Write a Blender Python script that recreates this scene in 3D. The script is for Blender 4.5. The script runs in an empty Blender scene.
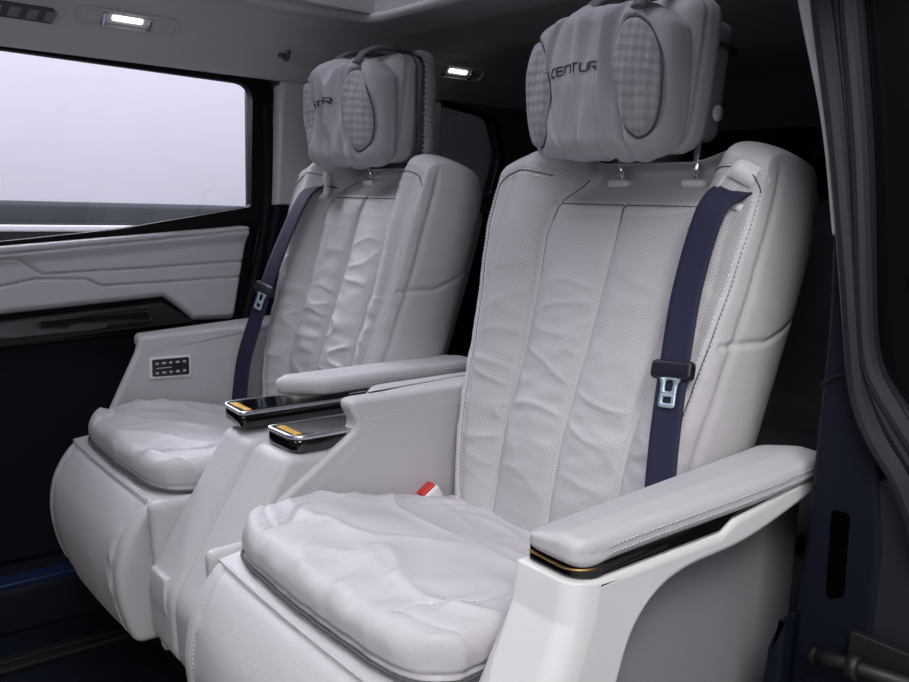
import bpy, bmesh, math, random
import numpy as np
from mathutils import Vector, Matrix, noise
S = bpy.context.scene
COL = S.collection
# ---------------------------------------------------------------- camera
FPX = 841.546
ROT = ((0.62930529, 0.14428196, -0.76364754),
       (0.77657651, -0.07873468, 0.62508381),
       (0.03006277, -0.98639929, -0.16159414))     # rows: world axes in (right, down, forward)
CAM = (0.8888, -0.6531, 0.9754)
cd = bpy.data.cameras.new('camera'); cam = bpy.data.objects.new('camera', cd); COL.objects.link(cam)
cd.sensor_fit = 'HORIZONTAL'; cd.sensor_width = 36.0; cd.lens = FPX * 36.0 / 909.0
cd.clip_start = 0.01; cd.clip_end = 100
m = Matrix.Identity(4)
for i in range(3):
    m[i][0] = ROT[i][0]; m[i][1] = -ROT[i][1]; m[i][2] = -ROT[i][2]; m[i][3] = CAM[i]
cam.matrix_world = m
S.camera = cam
# ---------------------------------------------------------------- world, lights, exposure
S.view_settings.view_transform = 'Standard'; S.view_settings.look = 'None'
S.view_settings.exposure = 0.0; S.view_settings.gamma = 1.0; S.view_settings.use_curve_mapping = False
w = bpy.data.worlds.new('studio'); S.world = w; w.use_nodes = True
w.node_tree.nodes['Background'].inputs[0].default_value = (0.93, 0.94, 1.0, 1)
w.node_tree.nodes['Background'].inputs[1].default_value = 0.07
def area(name, loc, target, sx, sy, power, color=(1, 1, 1)):
    l = bpy.data.lights.new(name, 'AREA'); l.shape = 'RECTANGLE'; l.size = sx; l.size_y = sy
    l.energy = power; l.color = color
    o = bpy.data.objects.new(name, l); COL.objects.link(o); o.location = loc
    d = Vector(target) - Vector(loc); o.rotation_euler = d.to_track_quat('-Z', 'Y').to_euler()
    return o
area('studio_softbox_high', (1.55, -1.05, 2.3), (0.15, 0.1, 0.6), 1.0, 0.8, 46, (1.0, 0.99, 0.99))
area('added_side_fill', (2.3, -1.5, 1.60), (-0.3, 0.3, 1.0), 1.2, 0.8, 10, (1.0, 0.985, 0.98))  # unseen fill added to brighten the headrests and shoulder
area('studio_softbox_low', (0.6, -2.6, 1.35), (-0.2, 0.3, 1.0), 1.0, 0.8, 8, (1.0, 0.99, 0.99))
area('studio_window_light', (-2.3, -0.1, 2.0), (-0.3, 0.05, 0.55), 1.2, 0.8, 56, (0.97, 0.97, 1.0))
k_ = area('added_overhead_fill', (-0.35, -0.25, 2.3), (-0.32, -0.15, 0.5), 1.4, 1.0, 400, (1.0, 0.99, 1.0)); k_.data.spread = math.radians(120)  # unseen lamp added above the sunroof to brighten upward faces
area('studio_backdrop_light', (-2.2, 1.0, 6.0), (-4.3, 0.8, 0.6), 6.0, 1.5, 560, (0.95, 0.94, 1.0))

# ---------------------------------------------------------------- materials
def rgb(r, g, b):
    f = lambda c: ((c / 255.0 + 0.055) / 1.055) ** 2.4 if c > 10 else c / 255.0 / 12.92
    return (f(r), f(g), f(b), 1)
def mat(name, col, rough=0.5, metal=0.0, noise_s=0, noise_b=0.0, coat=0.0, emis=None, es=0, sheen=0, spec=0.5, var=0.0):
    M = bpy.data.materials.new(name); M.use_nodes = True
    nt = M.node_tree; b = nt.nodes['Principled BSDF']
    b.inputs['Base Color'].default_value = col; b.inputs['Roughness'].default_value = rough
    b.inputs['Metallic'].default_value = metal; b.inputs['Coat Weight'].default_value = coat
    b.inputs['Specular IOR Level'].default_value = spec
    if sheen: b.inputs['Sheen Weight'].default_value = sheen; b.inputs['Sheen Roughness'].default_value = 0.4
    if emis: b.inputs['Emission Color'].default_value = emis; b.inputs['Emission Strength'].default_value = es
    if noise_s:
        tc = nt.nodes.new('ShaderNodeTexCoord'); n = nt.nodes.new('ShaderNodeTexNoise')
        n.inputs['Scale'].default_value = noise_s; n.inputs['Detail'].default_value = 4
        nt.links.new(tc.outputs['Object'], n.inputs['Vector'])
        bp = nt.nodes.new('ShaderNodeBump'); bp.inputs['Strength'].default_value = noise_b; bp.inputs['Distance'].default_value = 0.002
        nt.links.new(n.outputs['Fac'], bp.inputs['Height']); nt.links.new(bp.outputs['Normal'], b.inputs['Normal'])
        if var:
            mx = nt.nodes.new('ShaderNodeMix'); mx.data_type = 'RGBA'
            mx.inputs[6].default_value = col; mx.inputs[7].default_value = tuple(c * (1 - var) for c in col[:3]) + (1,)
            nt.links.new(n.outputs['Fac'], mx.inputs[0]); nt.links.new(mx.outputs[2], b.inputs['Base Color'])
    return M
def leather(name, col, perf=False, rough=0.5):
    M = bpy.data.materials.new(name); M.use_nodes = True
    nt = M.node_tree; L = nt.links; b = nt.nodes['Principled BSDF']
    b.inputs['Roughness'].default_value = rough; b.inputs['Specular IOR Level'].default_value = 0.35
    tc = nt.nodes.new('ShaderNodeTexCoord')
    v = nt.nodes.new('ShaderNodeTexVoronoi'); v.inputs['Scale'].default_value = 420
    L.new(tc.outputs['Object'], v.inputs['Vector'])
    n = nt.nodes.new('ShaderNodeTexNoise'); n.inputs['Scale'].default_value = 60; n.inputs['Detail'].default_value = 5
    L.new(tc.outputs['Object'], n.inputs['Vector'])
    b1 = nt.nodes.new('ShaderNodeBump'); b1.inputs['Strength'].default_value = 0.22; b1.inputs['Distance'].default_value = 0.001
    L.new(v.outputs['Distance'], b1.inputs['Height'])
    b2 = nt.nodes.new('ShaderNodeBump'); b2.inputs['Strength'].default_value = 0.25; b2.inputs['Distance'].default_value = 0.002
    L.new(n.outputs['Fac'], b2.inputs['Height']); L.new(b1.outputs['Normal'], b2.inputs['Normal'])
    L.new(b2.outputs['Normal'], b.inputs['Normal'])
    b.inputs['Base Color'].default_value = col
    if perf:
        at = nt.nodes.new('ShaderNodeAttribute'); at.attribute_name = 'luv'
        mp = nt.nodes.new('ShaderNodeMapping'); mp.inputs['Scale'].default_value = (285, 285, 0.0); mp.inputs['Rotation'].default_value = (0, 0, math.radians(45))
        L.new(at.outputs['Vector'], mp.inputs['Vector'])
        pv = nt.nodes.new('ShaderNodeTexVoronoi'); pv.voronoi_dimensions = '2D'; pv.inputs['Scale'].default_value = 1.0; pv.inputs['Randomness'].default_value = 0.0
        L.new(mp.outputs['Vector'], pv.inputs['Vector'])
        mr = nt.nodes.new('ShaderNodeMapRange'); mr.inputs[1].default_value = 0.22; mr.inputs[2].default_value = 0.34
        mr.inputs[3].default_value = 1.0; mr.inputs[4].default_value = 0.0
        L.new(pv.outputs['Distance'], mr.inputs[0])
        pa = nt.nodes.new('ShaderNodeAttribute'); pa.attribute_name = 'perf'
        mu = nt.nodes.new('ShaderNodeMath'); mu.operation = 'MULTIPLY'; L.new(mr.outputs[0], mu.inputs[0]); L.new(pa.outputs['Fac'], mu.inputs[1])
        mx = nt.nodes.new('ShaderNodeMix'); mx.data_type = 'RGBA'
        mx.inputs[6].default_value = col; mx.inputs[7].default_value = tuple(c * 0.50 for c in col[:3]) + (1,)
        L.new(mu.outputs[0], mx.inputs[0]); L.new(mx.outputs[2], b.inputs['Base Color'])
    return M
def plush(name, col, pattern=False):
    M = mat(name, col, 0.9, 0, 500, 0.35, sheen=0.35, spec=0.1)
    if pattern:
        nt = M.node_tree; L = nt.links; b = nt.nodes['Principled BSDF']
        at = nt.nodes.new('ShaderNodeAttribute'); at.attribute_name = 'luv'
        mp = nt.nodes.new('ShaderNodeMapping'); mp.inputs['Scale'].default_value = (95, 60, 0.0); mp.inputs['Rotation'].default_value = (0, 0, math.radians(0))
        L.new(at.outputs['Vector'], mp.inputs['Vector'])
        pv = nt.nodes.new('ShaderNodeTexVoronoi'); pv.voronoi_dimensions = '2D'; pv.distance = 'MANHATTAN'; pv.inputs['Randomness'].default_value = 0.0; pv.inputs['Scale'].default_value = 1.0
        L.new(mp.outputs['Vector'], pv.inputs['Vector'])
        pa = nt.nodes.new('ShaderNodeAttribute'); pa.attribute_name = 'perf'
        mu = nt.nodes.new('ShaderNodeMath'); mu.operation = 'MULTIPLY'; L.new(pv.outputs['Distance'], mu.inputs[0]); L.new(pa.outputs['Fac'], mu.inputs[1])
        mx = nt.nodes.new('ShaderNodeMix'); mx.data_type = 'RGBA'
        mx.inputs[6].default_value = tuple(c * 1.05 for c in col[:3]) + (1,); mx.inputs[7].default_value = tuple(c * 0.74 for c in col[:3]) + (1,)
        L.new(mu.outputs[0], mx.inputs[0]); L.new(mx.outputs[2], b.inputs['Base Color'])
        bp = nt.nodes.new('ShaderNodeBump'); bp.inputs['Strength'].default_value = 0.6; bp.inputs['Distance'].default_value = 0.003; bp.invert = True
        L.new(mu.outputs[0], bp.inputs['Height'])
        old = [n for n in nt.nodes if n.type == 'BUMP' and n != bp][0]
        L.new(bp.outputs['Normal'], old.inputs['Normal'])
    return M
LG = rgb(193, 190, 194)
M = {
 'leather': leather('pale_grey_leather', LG),
 'perf': leather('perforated_pale_grey_leather', LG, True, 0.55),
 'thread': mat('pale_thread', rgb(222, 220, 226), 0.7),
 'crease': mat('dark_crease_line', rgb(92, 90, 95), 0.85, spec=0.1),  # dark grey that paints in the shade of the seam creases
 'seam': mat('seam_shadow_line', rgb(96, 94, 102), 0.8),  # dark line colour, shade of the console seam painted in
 'shell': mat('pale_grey_soft_plastic', rgb(226, 224, 227), 0.42, noise_s=500, noise_b=0.05),
 'slot_dark': mat('painted_slot_dark', rgb(4, 4, 5), 1.0, spec=0.0),
 'core': mat('shaded_side_grey', rgb(150, 148, 153), 0.5, noise_s=500, noise_b=0.08),  # darkened grey, carries the shade of the recess below the arm
 'shell_dark': mat('mid_grey_plastic', rgb(128, 126, 134), 0.5, noise_s=500, noise_b=0.08),
 'plush': plush('grey_velour', rgb(160, 160, 165)),
 'plush_p': plush('grey_knitted_velour', rgb(166, 166, 172), True),
 'piping': mat('slate_piping', rgb(74, 80, 96), 0.7),
 'elastic': mat('grey_elastic', rgb(112, 112, 118), 0.85),
 'logo': mat('dark_embroidery', rgb(48, 50, 60), 0.8),
 'chrome': mat('chrome', rgb(225, 225, 230), 0.12, 1.0),
 'silver': mat('satin_silver', rgb(214, 214, 220), 0.28, 1.0),
 'gold': mat('bronze_trim', rgb(196, 160, 96), 0.3, 1.0),
 'gloss': mat('piano_black', rgb(10, 10, 12), 0.08, coat=0.6),
 'black': mat('black_plastic', rgb(16, 16, 19), 0.55),
 'rubber': mat('black_rubber', rgb(12, 12, 14), 0.6, spec=0.2),
 'belt': mat('navy_webbing', rgb(22, 26, 56), 0.75, noise_s=900, noise_b=0.3),
 'buckle': mat('navy_buckle_plastic', rgb(16, 18, 36), 0.45),
 'tongue': mat('steel_tongue', rgb(178, 196, 206), 0.4, 0.55),
 'red': mat('red_button', rgb(196, 52, 44), 0.4),
 'label': mat('yellow_label', rgb(205, 160, 48), 0.5),
 'icon': mat('pale_icon_print', rgb(190, 190, 195), 0.5),
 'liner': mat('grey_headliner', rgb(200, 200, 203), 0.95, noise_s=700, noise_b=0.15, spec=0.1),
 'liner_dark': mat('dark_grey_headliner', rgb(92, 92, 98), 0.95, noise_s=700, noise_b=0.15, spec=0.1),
 'trim': mat('light_grey_trim', rgb(205, 204, 209), 0.6, noise_s=600, noise_b=0.08),
 'navy': mat('navy_trim', rgb(10, 14, 30), 0.6, spec=0.2, noise_s=500, noise_b=0.08),
 'navy_dark': mat('dark_navy_trim', rgb(12, 15, 26), 0.7, noise_s=500, noise_b=0.06, spec=0.25),
 'door_leather': leather('door_leather', rgb(190, 188, 194)),
 'paint': mat('black_body_paint', rgb(12, 12, 15), 0.2, coat=0.0, spec=0.25),
 'seal': mat('grey_black_seal', rgb(34, 34, 43), 0.4, spec=0.35),
 'carpet': mat('dark_navy_carpet', rgb(20, 24, 36), 0.95, noise_s=250, noise_b=0.8, spec=0.1, var=0.5),
 'scuff': mat('blue_sill_plate', rgb(34, 50, 86), 0.35, 0.4),
 'seat_rear': leather('charcoal_leather', rgb(122, 117, 119)),
 'lamp': mat('lit_lamp_lens', rgb(255, 255, 255), 0.4, emis=(1, 0.98, 0.95, 1), es=4.0),
 'wall_out': mat('white_studio_wall', rgb(240, 239, 248), 0.9),
 'wall_dark': mat('slate_studio_wall', rgb(74, 79, 84), 0.8),
 'wall_line': mat('white_skirting', rgb(240, 240, 244), 0.6),
 'floor_out': mat('studio_floor', rgb(120, 124, 128), 0.6),
}
def glass(name, col, rough=0.0, alpha=None):
    g = bpy.data.materials.new(name); g.use_nodes = True; nt = g.node_tree; nt.nodes.clear()
    o = nt.nodes.new('ShaderNodeOutputMaterial'); t = nt.nodes.new('ShaderNodeBsdfTransparent'); t.inputs[0].default_value = col
    s = nt.nodes.new('ShaderNodeBsdfGlossy'); s.inputs['Roughness'].default_value = rough
    f = nt.nodes.new('ShaderNodeFresnel'); f.inputs[0].default_value = 1.45
    mx = nt.nodes.new('ShaderNodeMixShader'); nt.links.new(f.outputs[0], mx.inputs[0]); nt.links.new(t.outputs[0], mx.inputs[1]); nt.links.new(s.outputs[0], mx.inputs[2])
    nt.links.new(mx.outputs[0], o.inputs[0]); return g
M['glass'] = glass('clear_window_glass', (0.95, 0.95, 0.98, 1))
M['tint'] = glass('privacy_glass', (0.15, 0.15, 0.16, 1), 0.02)

# ---------------------------------------------------------------- mesh helpers
class MB:
    def __init__(s): s.v = []; s.f = []; s.m = []; s.a = []; s.p = []; s.n = 0
    def add(s, V, F, mi=0, luv=None, perf=None):
        V = np.asarray(V, float); s.v.append(V)
        s.f += [tuple(int(i) + s.n for i in f) for f in F]; s.m += [mi] * len(F)
        s.a.append(V if luv is None else luv); s.p.append(np.zeros(len(V)) if perf is None else perf)
        s.n += len(V); return s
    def add_mi(s, V, F, mis, luv, perf):
        s.add(V, F, 0, luv, perf); s.m[-len(F):] = [int(x) for x in mis]; return s
SIDE = [1.0]          # mirror sign of the seat being built
def obj(name, mb, mats, parent=None, smooth=True, mirror=True, label=None):
    V = np.concatenate(mb.v).copy(); F = mb.f
    if mirror and SIDE[0] < 0:
        V[:, 0] *= -1; F = [tuple(reversed(f)) for f in F]
    me = bpy.data.meshes.new(name); me.from_pydata(V.tolist(), [], F)
    for k in (mats if isinstance(mats, (list, tuple)) else [mats]): me.materials.append(M[k])
    me.polygons.foreach_set('material_index', mb.m)
    me.polygons.foreach_set('use_smooth', [smooth] * len(F))
    at = me.attributes.new('luv', 'FLOAT_VECTOR', 'POINT'); at.data.foreach_set('vector', np.concatenate(mb.a).ravel())
    at = me.attributes.new('perf', 'FLOAT', 'POINT'); at.data.foreach_set('value', np.concatenate(mb.p))
    bm = bmesh.new(); bm.from_mesh(me); bmesh.ops.recalc_face_normals(bm, faces=bm.faces); bm.to_mesh(me); bm.free()
    me.update()
    o = bpy.data.objects.new(name, me); COL.objects.link(o)
    if parent: o.parent = parent
    if label: o['label'] = label
    return o
def sharp(o, ang=40):
    me = o.data; bm = bmesh.new(); bm.from_mesh(me); a = math.radians(ang)
    for e in bm.edges:
        if len(e.link_faces) == 2 and e.calc_face_angle(0) > a: e.smooth = False
    bm.to_mesh(me); bm.free(); return o
def tag(o, label=None, cat=None, group=None, kind=None):
    if label: o['label'] = label
    if cat: o['category'] = cat
    if group: o['group'] = group
    if kind: o['kind'] = kind
    return o
def empty(name, loc=(0, 0, 0)):
    o = bpy.data.objects.new(name, None); o.empty_display_size = 0.05; COL.objects.link(o); o.location = loc; return o
def structure(name, mb, mats, smooth=True, ang=35):
    o = obj(name, mb, mats, None, smooth, mirror=False); o['kind'] = 'structure'
    return sharp(o, ang)
_rb = {}
def rbox(hx, hy, hz, r, step):
    """dense rounded box: verts, unit directions, faces"""
    ns = [max(4, int(round(2 * h / step))) for h in (hx, hy, hz)]
    h = np.array([hx, hy, hz]); idx = {}; V = []; F = []
    def vid(i, j, k):
        key = (i, j, k)
        if key not in idx:
            idx[key] = len(V); V.append(key)
        return idx[key]
    nx, ny, nz = ns
    for ax in range(3):
        a, b = [(1, 2), (2, 0), (0, 1)][ax]
        for side in (0, ns[ax]):
            for i in range(ns[a]):
                for j in range(ns[b]):
                    q = []
                    for di, dj in ((0, 0), (1, 0), (1, 1), (0, 1)):
                        c = [0, 0, 0]; c[ax] = side; c[a] = i + di; c[b] = j + dj; q.append(vid(*c))
                    F.append(tuple(q) if side else tuple(reversed(q)))
    T = np.array(V, float) / np.array(ns) * 2 - 1
    P = T * h; rr = min(r, hx * .999, hy * .999, hz * .999)
    inn = np.clip(P, -(h - rr), h - rr); D = P - inn; N = D / np.maximum(np.linalg.norm(D, axis=1, keepdims=True), 1e-9)
    return inn + N * rr, N, F
def sst(x): x = np.clip(x, 0, 1); return x * x * (3 - 2 * x)
def dpoly(p, pts):
    """distance from points p (n,2) to a polyline"""
    d = np.full(len(p), 9.0)
    for a, b in zip(pts[:-1], pts[1:]):
        a = np.array(a, float); b = np.array(b, float); ab = b - a
        t = np.clip(((p - a) @ ab) / (ab @ ab), 0, 1)
        d = np.minimum(d, np.linalg.norm(p - (a + t[:, None] * ab), axis=1))
    return d
def spline(pts, n=8):
    """Catmull-Rom resample"""
    P = [np.array(p, float) for p in pts]; P = [2 * P[0] - P[1]] + P + [2 * P[-1] - P[-2]]; out = []
    for i in range(1, len(P) - 2):
        for k in range(n):
            t = k / n
            out.append(0.5 * ((2 * P[i]) + (-P[i-1] + P[i+1]) * t + (2*P[i-1] - 5*P[i] + 4*P[i+1] - P[i+2]) * t*t + (-P[i-1] + 3*P[i] - 3*P[i+1] + P[i+2]) * t**3))
    out.append(P[-2]); return np.array(out)
def resample(P, d):
    P = np.asarray(P, float); s = np.concatenate([[0], np.cumsum(np.linalg.norm(np.diff(P, axis=0), axis=1))])
    n = max(2, int(s[-1] / d) + 1); t = np.linspace(0, s[-1], n)
    return np.stack([np.interp(t, s, P[:, k]) for k in range(P.shape[1])], 1)
def nz(P, scale, seed=0.0):
    return np.array([noise.noise(Vector((p[0] * scale[0] + seed, p[1] * scale[1] + seed * .7, p[2] * scale[2] - seed))) for p in P])
def tube(P, r, n=8, closed=False, caps=True):
    P = np.asarray(P, float); m_ = len(P); V = []; F = []
    rs = np.broadcast_to(np.asarray(r, float), (m_,))
    T = np.gradient(P, axis=0) if not closed else (np.roll(P, -1, 0) - np.roll(P, 1, 0))
    T /= np.maximum(np.linalg.norm(T, axis=1, keepdims=True), 1e-9)
    up = np.array([0, 0, 1.0]) if abs(T[0][2]) < .9 else np.array([1.0, 0, 0]); a = np.cross(T[0], up); a /= np.linalg.norm(a)
    for i in range(m_):
        a = a - T[i] * (a @ T[i]); a /= max(np.linalg.norm(a), 1e-9); b = np.cross(T[i], a)
        for k in range(n):
            th = 2 * math.pi * k / n; V.append(P[i] + rs[i] * (math.cos(th) * a + math.sin(th) * b))
    for i in range(m_ if closed else m_ - 1):
        j = (i + 1) % m_
        for k in range(n): F.append((i*n+k, i*n+(k+1) % n, j*n+(k+1) % n, j*n+k))
    if caps and not closed: F += [tuple(reversed(range(n))), tuple(range((m_-1)*n, m_*n))]
    return np.array(V), F
def fillet(poly, n=6):
    """poly of (a, b, r) -> rounded closed outline"""
    out = []; L = len(poly)
    for i in range(L):
        p0 = np.array(poly[i-1][:2], float); p = np.array(poly[i][:2], float); p1 = np.array(poly[(i+1) % L][:2], float)
        r = poly[i][2] if len(poly[i]) > 2 else 0
        if r <= 0: out.append(p); continue
        d0 = (p0 - p); d1 = (p1 - p); l0 = np.linalg.norm(d0); l1 = np.linalg.norm(d1); d0 /= l0; d1 /= l1
        ang = math.acos(max(-1, min(1, float(d0 @ d1)))); t = min(r / math.tan(ang / 2), l0 * .48, l1 * .48)
        a = p + d0 * t; b = p + d1 * t
        for k in range(n + 1):
            s = k / n; out.append((1-s)**2 * a + 2*s*(1-s) * p + s*s * b)
    return np.array(out)
def slab(outline, c0, c1, axis=0, bev=0.004, nb=4, nm=0):
    """extrude a 2-D outline along an axis with rounded rims"""
    O = np.asarray(outline, float)
    area2 = np.sum(O[:, 0] * np.roll(O[:, 1], -1) - np.roll(O[:, 0], -1) * O[:, 1])
    if area2 < 0: O = O[::-1]
    e = np.roll(O, -1, 0) - O; e /= np.maximum(np.linalg.norm(e, axis=1, keepdims=True), 1e-9)
    nr = np.stack([e[:, 1], -e[:, 0]], 1); nn = nr + np.roll(nr, 1, 0); nn /= np.maximum(np.linalg.norm(nn, axis=1, keepdims=True), 1e-9)
    rings = []
    rings.append((-bev - .0008, c0))
    for k in range(nb + 1):
        th = math.pi / 2 * k / nb; rings.append((-bev * (1 - math.sin(th)), c0 + bev * (1 - math.cos(th))))
    for k in range(1, nm + 1): rings.append((0, c0 + bev + (c1 - c0 - 2 * bev) * k / (nm + 1)))
    for k in range(nb, -1, -1):
        th = math.pi / 2 * k / nb; rings.append((-bev * (1 - math.sin(th)), c1 - bev * (1 - math.cos(th))))
    rings.append((-bev - .0008, c1))
    n = len(O); V = []; F = []
    for off, c in rings:
        q = O + nn * off
        for p in q:
            V.append((c, p[0], p[1]) if axis == 0 else ((p[0], c, p[1]) if axis == 1 else (p[0], p[1], c)))
    for i in range(len(rings) - 1):
        for k in range(n): F.append((i*n+k, i*n+(k+1) % n, (i+1)*n+(k+1) % n, (i+1)*n+k))
    F += [tuple(reversed(range(n))), tuple(range((len(rings)-1)*n, len(rings)*n))]
    return np.array(V), F
def simplebox(c, h, r=0.004, step=None):
    V, N, F = rbox(h[0], h[1], h[2], r, step or max(min(h) / 2, max(h) / 10))
    return V + np.array(c), F
def ribbon(P, Nn, width, th=0.0014, wn=4):
    """flat strap along P with normals Nn"""
    P = np.asarray(P, float); Nn = np.asarray(Nn, float); T = np.gradient(P, axis=0); V = []; F = []
    T /= np.maximum(np.linalg.norm(T, axis=1, keepdims=True), 1e-9); n = 2 * (wn + 1)
    for p, t, q in zip(P, T, Nn):
        q = q - t * (q @ t); q /= np.linalg.norm(q); s = np.cross(t, q)
        for k in range(wn + 1): V.append(p + s * width * (k / wn - .5) + q * th)
        for k in range(wn, -1, -1): V.append(p + s * width * (k / wn - .5) - q * th)
    for i in range(len(P) - 1):
        for k in range(n): F.append((i*n+k, i*n+(k+1) % n, (i+1)*n+(k+1) % n, (i+1)*n+k))
    F += [tuple(reversed(range(n))), tuple(range((len(P)-1)*n, len(P)*n))]
    return np.array(V), F
def dashes(mb, surf, pts2, mi, pitch=0.0065, ln=0.0042, r=0.0007, lift=0.0004):
    """stitches laid on a surface: surf(array of 2-D) -> positions"""
    Q = resample(spline(pts2, 10), pitch); 
    dd = np.gradient(Q, axis=0); dd /= np.maximum(np.linalg.norm(dd, axis=1, keepdims=True), 1e-9)
    A = surf(Q - dd * ln / 2); B = surf(Q + dd * ln / 2)
    for a, b in zip(A, B):
        V, F = tube([a, a + (b - a) * .25, a + (b - a) * .75, b], [r * .3, r, r, r * .3], 5); mb.add(V, F, mi)
# ================================================================ SETTING
def box(mb, x0, x1, y0, y1, z0, z1, r=0.004, mi=0):
    h = ((x1-x0)/2, (y1-y0)/2, (z1-z0)/2); V, N, F = rbox(*h, min(r, min(h)*.9), max(max(h) / 8, min(h)))
    return mb.add(V + np.array([(x0+x1)/2, (y0+y1)/2, (z0+z1)/2]), F, mi)
def ring(outer, inner, c0, c1, axis=0, n=160):
    """flat frame with a hole: both outlines matched by angle about the inner centre"""
    outer = np.asarray(outer, float); inner = np.asarray(inner, float); c = (inner.max(0) + inner.min(0)) / 2
    def at(poly, angs):
        out = []
        for a in angs:
            d = np.array([math.cos(a), math.sin(a)]); best = 0
            for p, q in zip(poly, np.roll(poly, -1, 0)):
                e = q - p; den = d[0]*e[1] - d[1]*e[0]
                if abs(den) < 1e-12: continue
                w_ = p - c; t = (w_[0]*e[1] - w_[1]*e[0]) / den; s_ = (w_[0]*d[1] - w_[1]*d[0]) / den
                if t > 0 and -1e-6 <= s_ <= 1 + 1e-6: best = max(best, t)
            out.append(c + d * best)
        return np.array(out)
    angs = sorted(set([round(x, 6) for x in list(np.linspace(-math.pi, math.pi, n, endpoint=False)) + [math.atan2(*(p - c)[::-1]) for p in outer] + [math.atan2(*(p - c)[::-1]) for p in inner]]))
    A = at(outer, angs); B = at(inner, angs); k = len(angs); V = []; F = []
    for q, cc in ((A, c0), (B, c0), (B, c1), (A, c1)):
        for p in q: V.append((cc, p[0], p[1]) if axis == 0 else ((p[0], cc, p[1]) if axis == 1 else (p[0], p[1], cc)))
    for r_ in range(4):
        s_ = (r_ + 1) % 4
        for i in range(k):
            j = (i + 1) % k; F.append((r_*k+i, r_*k+j, s_*k+j, s_*k+i))
    return np.array(V), F
def build_shell():
    # floor, rails and sill
    structure('floor', box(MB(), -1.25, 0.50, -2.2, 2.1, -0.05, 0.0), 'carpet')
    n = 0
    for x in (-0.92, -0.58, -0.17, 0.17):
        n += 1; mb = MB(); box(mb, x-.028, x+.028, -0.9, 0.9, 0.0, 0.014, .004); box(mb, x-.008, x+.008, -0.9, 0.9, 0.014, 0.02, .002)
        structure('trim_%d' % n, mb, 'black')
    sp = fillet([(-1.25, 0.0), (-1.06, 0.0, .01), (-1.075, 0.10, .02), (-1.25, 0.115)])
    structure('trim_5', MB().add(*slab(sp, -2.2, 0.36, 1, .004)), 'navy_dark')
    structure('trim_6', MB().add(*slab(fillet([(-1.125, 0.100), (-1.125, 0.115, .004), (-1.082, 0.110, .006), (-1.082, 0.10)]), -1.8, 0.30, 1, .002)), 'scuff')
    # far side wall: door 1 with its window
    d1 = empty('door_1', (-1.2, 0, 0)); d1['kind'] = 'structure'
    def dobj(name, mb, mats, label=None):
        V = mb.v; mb.v = [v - np.array([-1.2, 0, 0]) for v in V]
        return obj(name, mb, mats, d1, mirror=False, label=label)
    V, N, F = rbox(.022, .8, .14, .012, .004); V[:, 1] *= .5 / .8; V[:, 2] *= .5 / .14
    t = V[:, 2] + .5; s = V[:, 1] + .5
    ys = -1.25 + s * 1.57; 
    zt = .902 - (.32 - ys) * .085
    zb = np.interp(ys, [-1.25, -.27, .094, .182, .32], [.66, .704, .727, .664, .662])
    k = t; y2 = ys - sst((ys - .1) / .22) * (1 - k) * .045
    z = zb + (zt - zb) * k; q = np.stack([y2, z], 1); g = np.zeros(len(V))
    for L_ in ([(-1.25, .826), (-.231, .826), (-.179, .791), (.017, .798), (.303, .811)], [(-1.25, .74), (-.267, .766), (-.194, .781), (-.088, .777), (-.053, .76), (.302, .77)]):
        g += np.exp(-(dpoly(q, L_) / .0026) ** 2) * .007
    g += np.exp(-(dpoly(q, [(-1.25, .775), (-.263, .837), (.32, .891)]) / .0026) ** 2) * .007
    roll = sst((z - (zt - .045)) / .03) * .012
    x = -1.172 + V[:, 0] + (N[:, 0] > .3) * (roll - g) + sst((.015 - (z - zb)) / .015) * -.008 * (N[:, 0] > .3)
    sharp(dobj('door_panel', MB().add(np.stack([x, y2, z], 1), F), 'door_leather', 'pale grey quilted leather'), 60)
    lo = fillet([(-1.3, .12), (.29, .12, .03), (.33, .62, .02), (.35, .93), (.30, .93), (-.26, .85), (-1.3, .76)])
    dobj('lower_panel', MB().add(*slab(lo, -1.24, -1.185, 0, .006)), 'navy_dark')
    sw = fillet([(-1.3, .60), (-.25, .628, .01), (.10, .645, .02), (.185, .652, .01), (.09, .714, .012), (-.27, .690), (-1.3, .65)])
    dobj('armrest', MB().add(*slab(sw, -1.19, -1.148, 0, .010)), 'black')
    dobj('switch_strip', MB().add(*slab(fillet([(-.9, .63), (-.10, .655, .01), (.07, .668, .012), (.05, .70, .01), (-.27, .684), (-.9, .66)]), -1.15, -1.143, 0, .003)), 'gloss')
    # window opening outline (y, z)
    win = fillet([(-1.3, .78), (-.255, .862, .05), (-.003, .889, .05), (.338, .95, .012), (.352, 1.275, .05), (-.231, 1.285, .2), (-1.3, 1.22)], 8)
    inn = fillet([(-1.28, .78), (-.255, .862, .05), (-.003, .890, .05), (.338, .95, .012), (.345, 1.260, .045), (-.231, 1.270, .2), (-1.28, 1.205)], 8)
    out = fillet([(-1.34, .74), (.36, .905, .01), (.40, .955), (.405, 1.295, .07), (-.231, 1.298), (-1.34, 1.235)], 8)
    sharp(dobj('window_seal', MB().add(*ring(out, inn, -1.205, -1.178)), 'rubber'))
    rear = [(.352, 1.0), (.355, .93), (.30, .64), (.33, .64), (.40, .93), (.408, 1.27), (.37, 1.27)]
    P = spline([(-1.185, .385, 1.22), (-1.183, .388, 1.1), (-1.183, .386, .96), (-1.18, .37, .86), (-1.175, .335, .72), (-1.175, .30, .58), (-1.18, .29, .3), (-1.18, .29, .12)], 8)
    dobj('edge_seal', MB().add(*tube(P, .016, 10)), 'rubber')
    o = MB(); V, F = slab(inn, -1.203, -1.199, 0, .001, 1); o.add(V, F); structure('window_1', o, 'glass')
    structure('trim_21', box(MB(), -1.262, -1.242, .36, .5, 0, 1.33), 'black')
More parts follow.
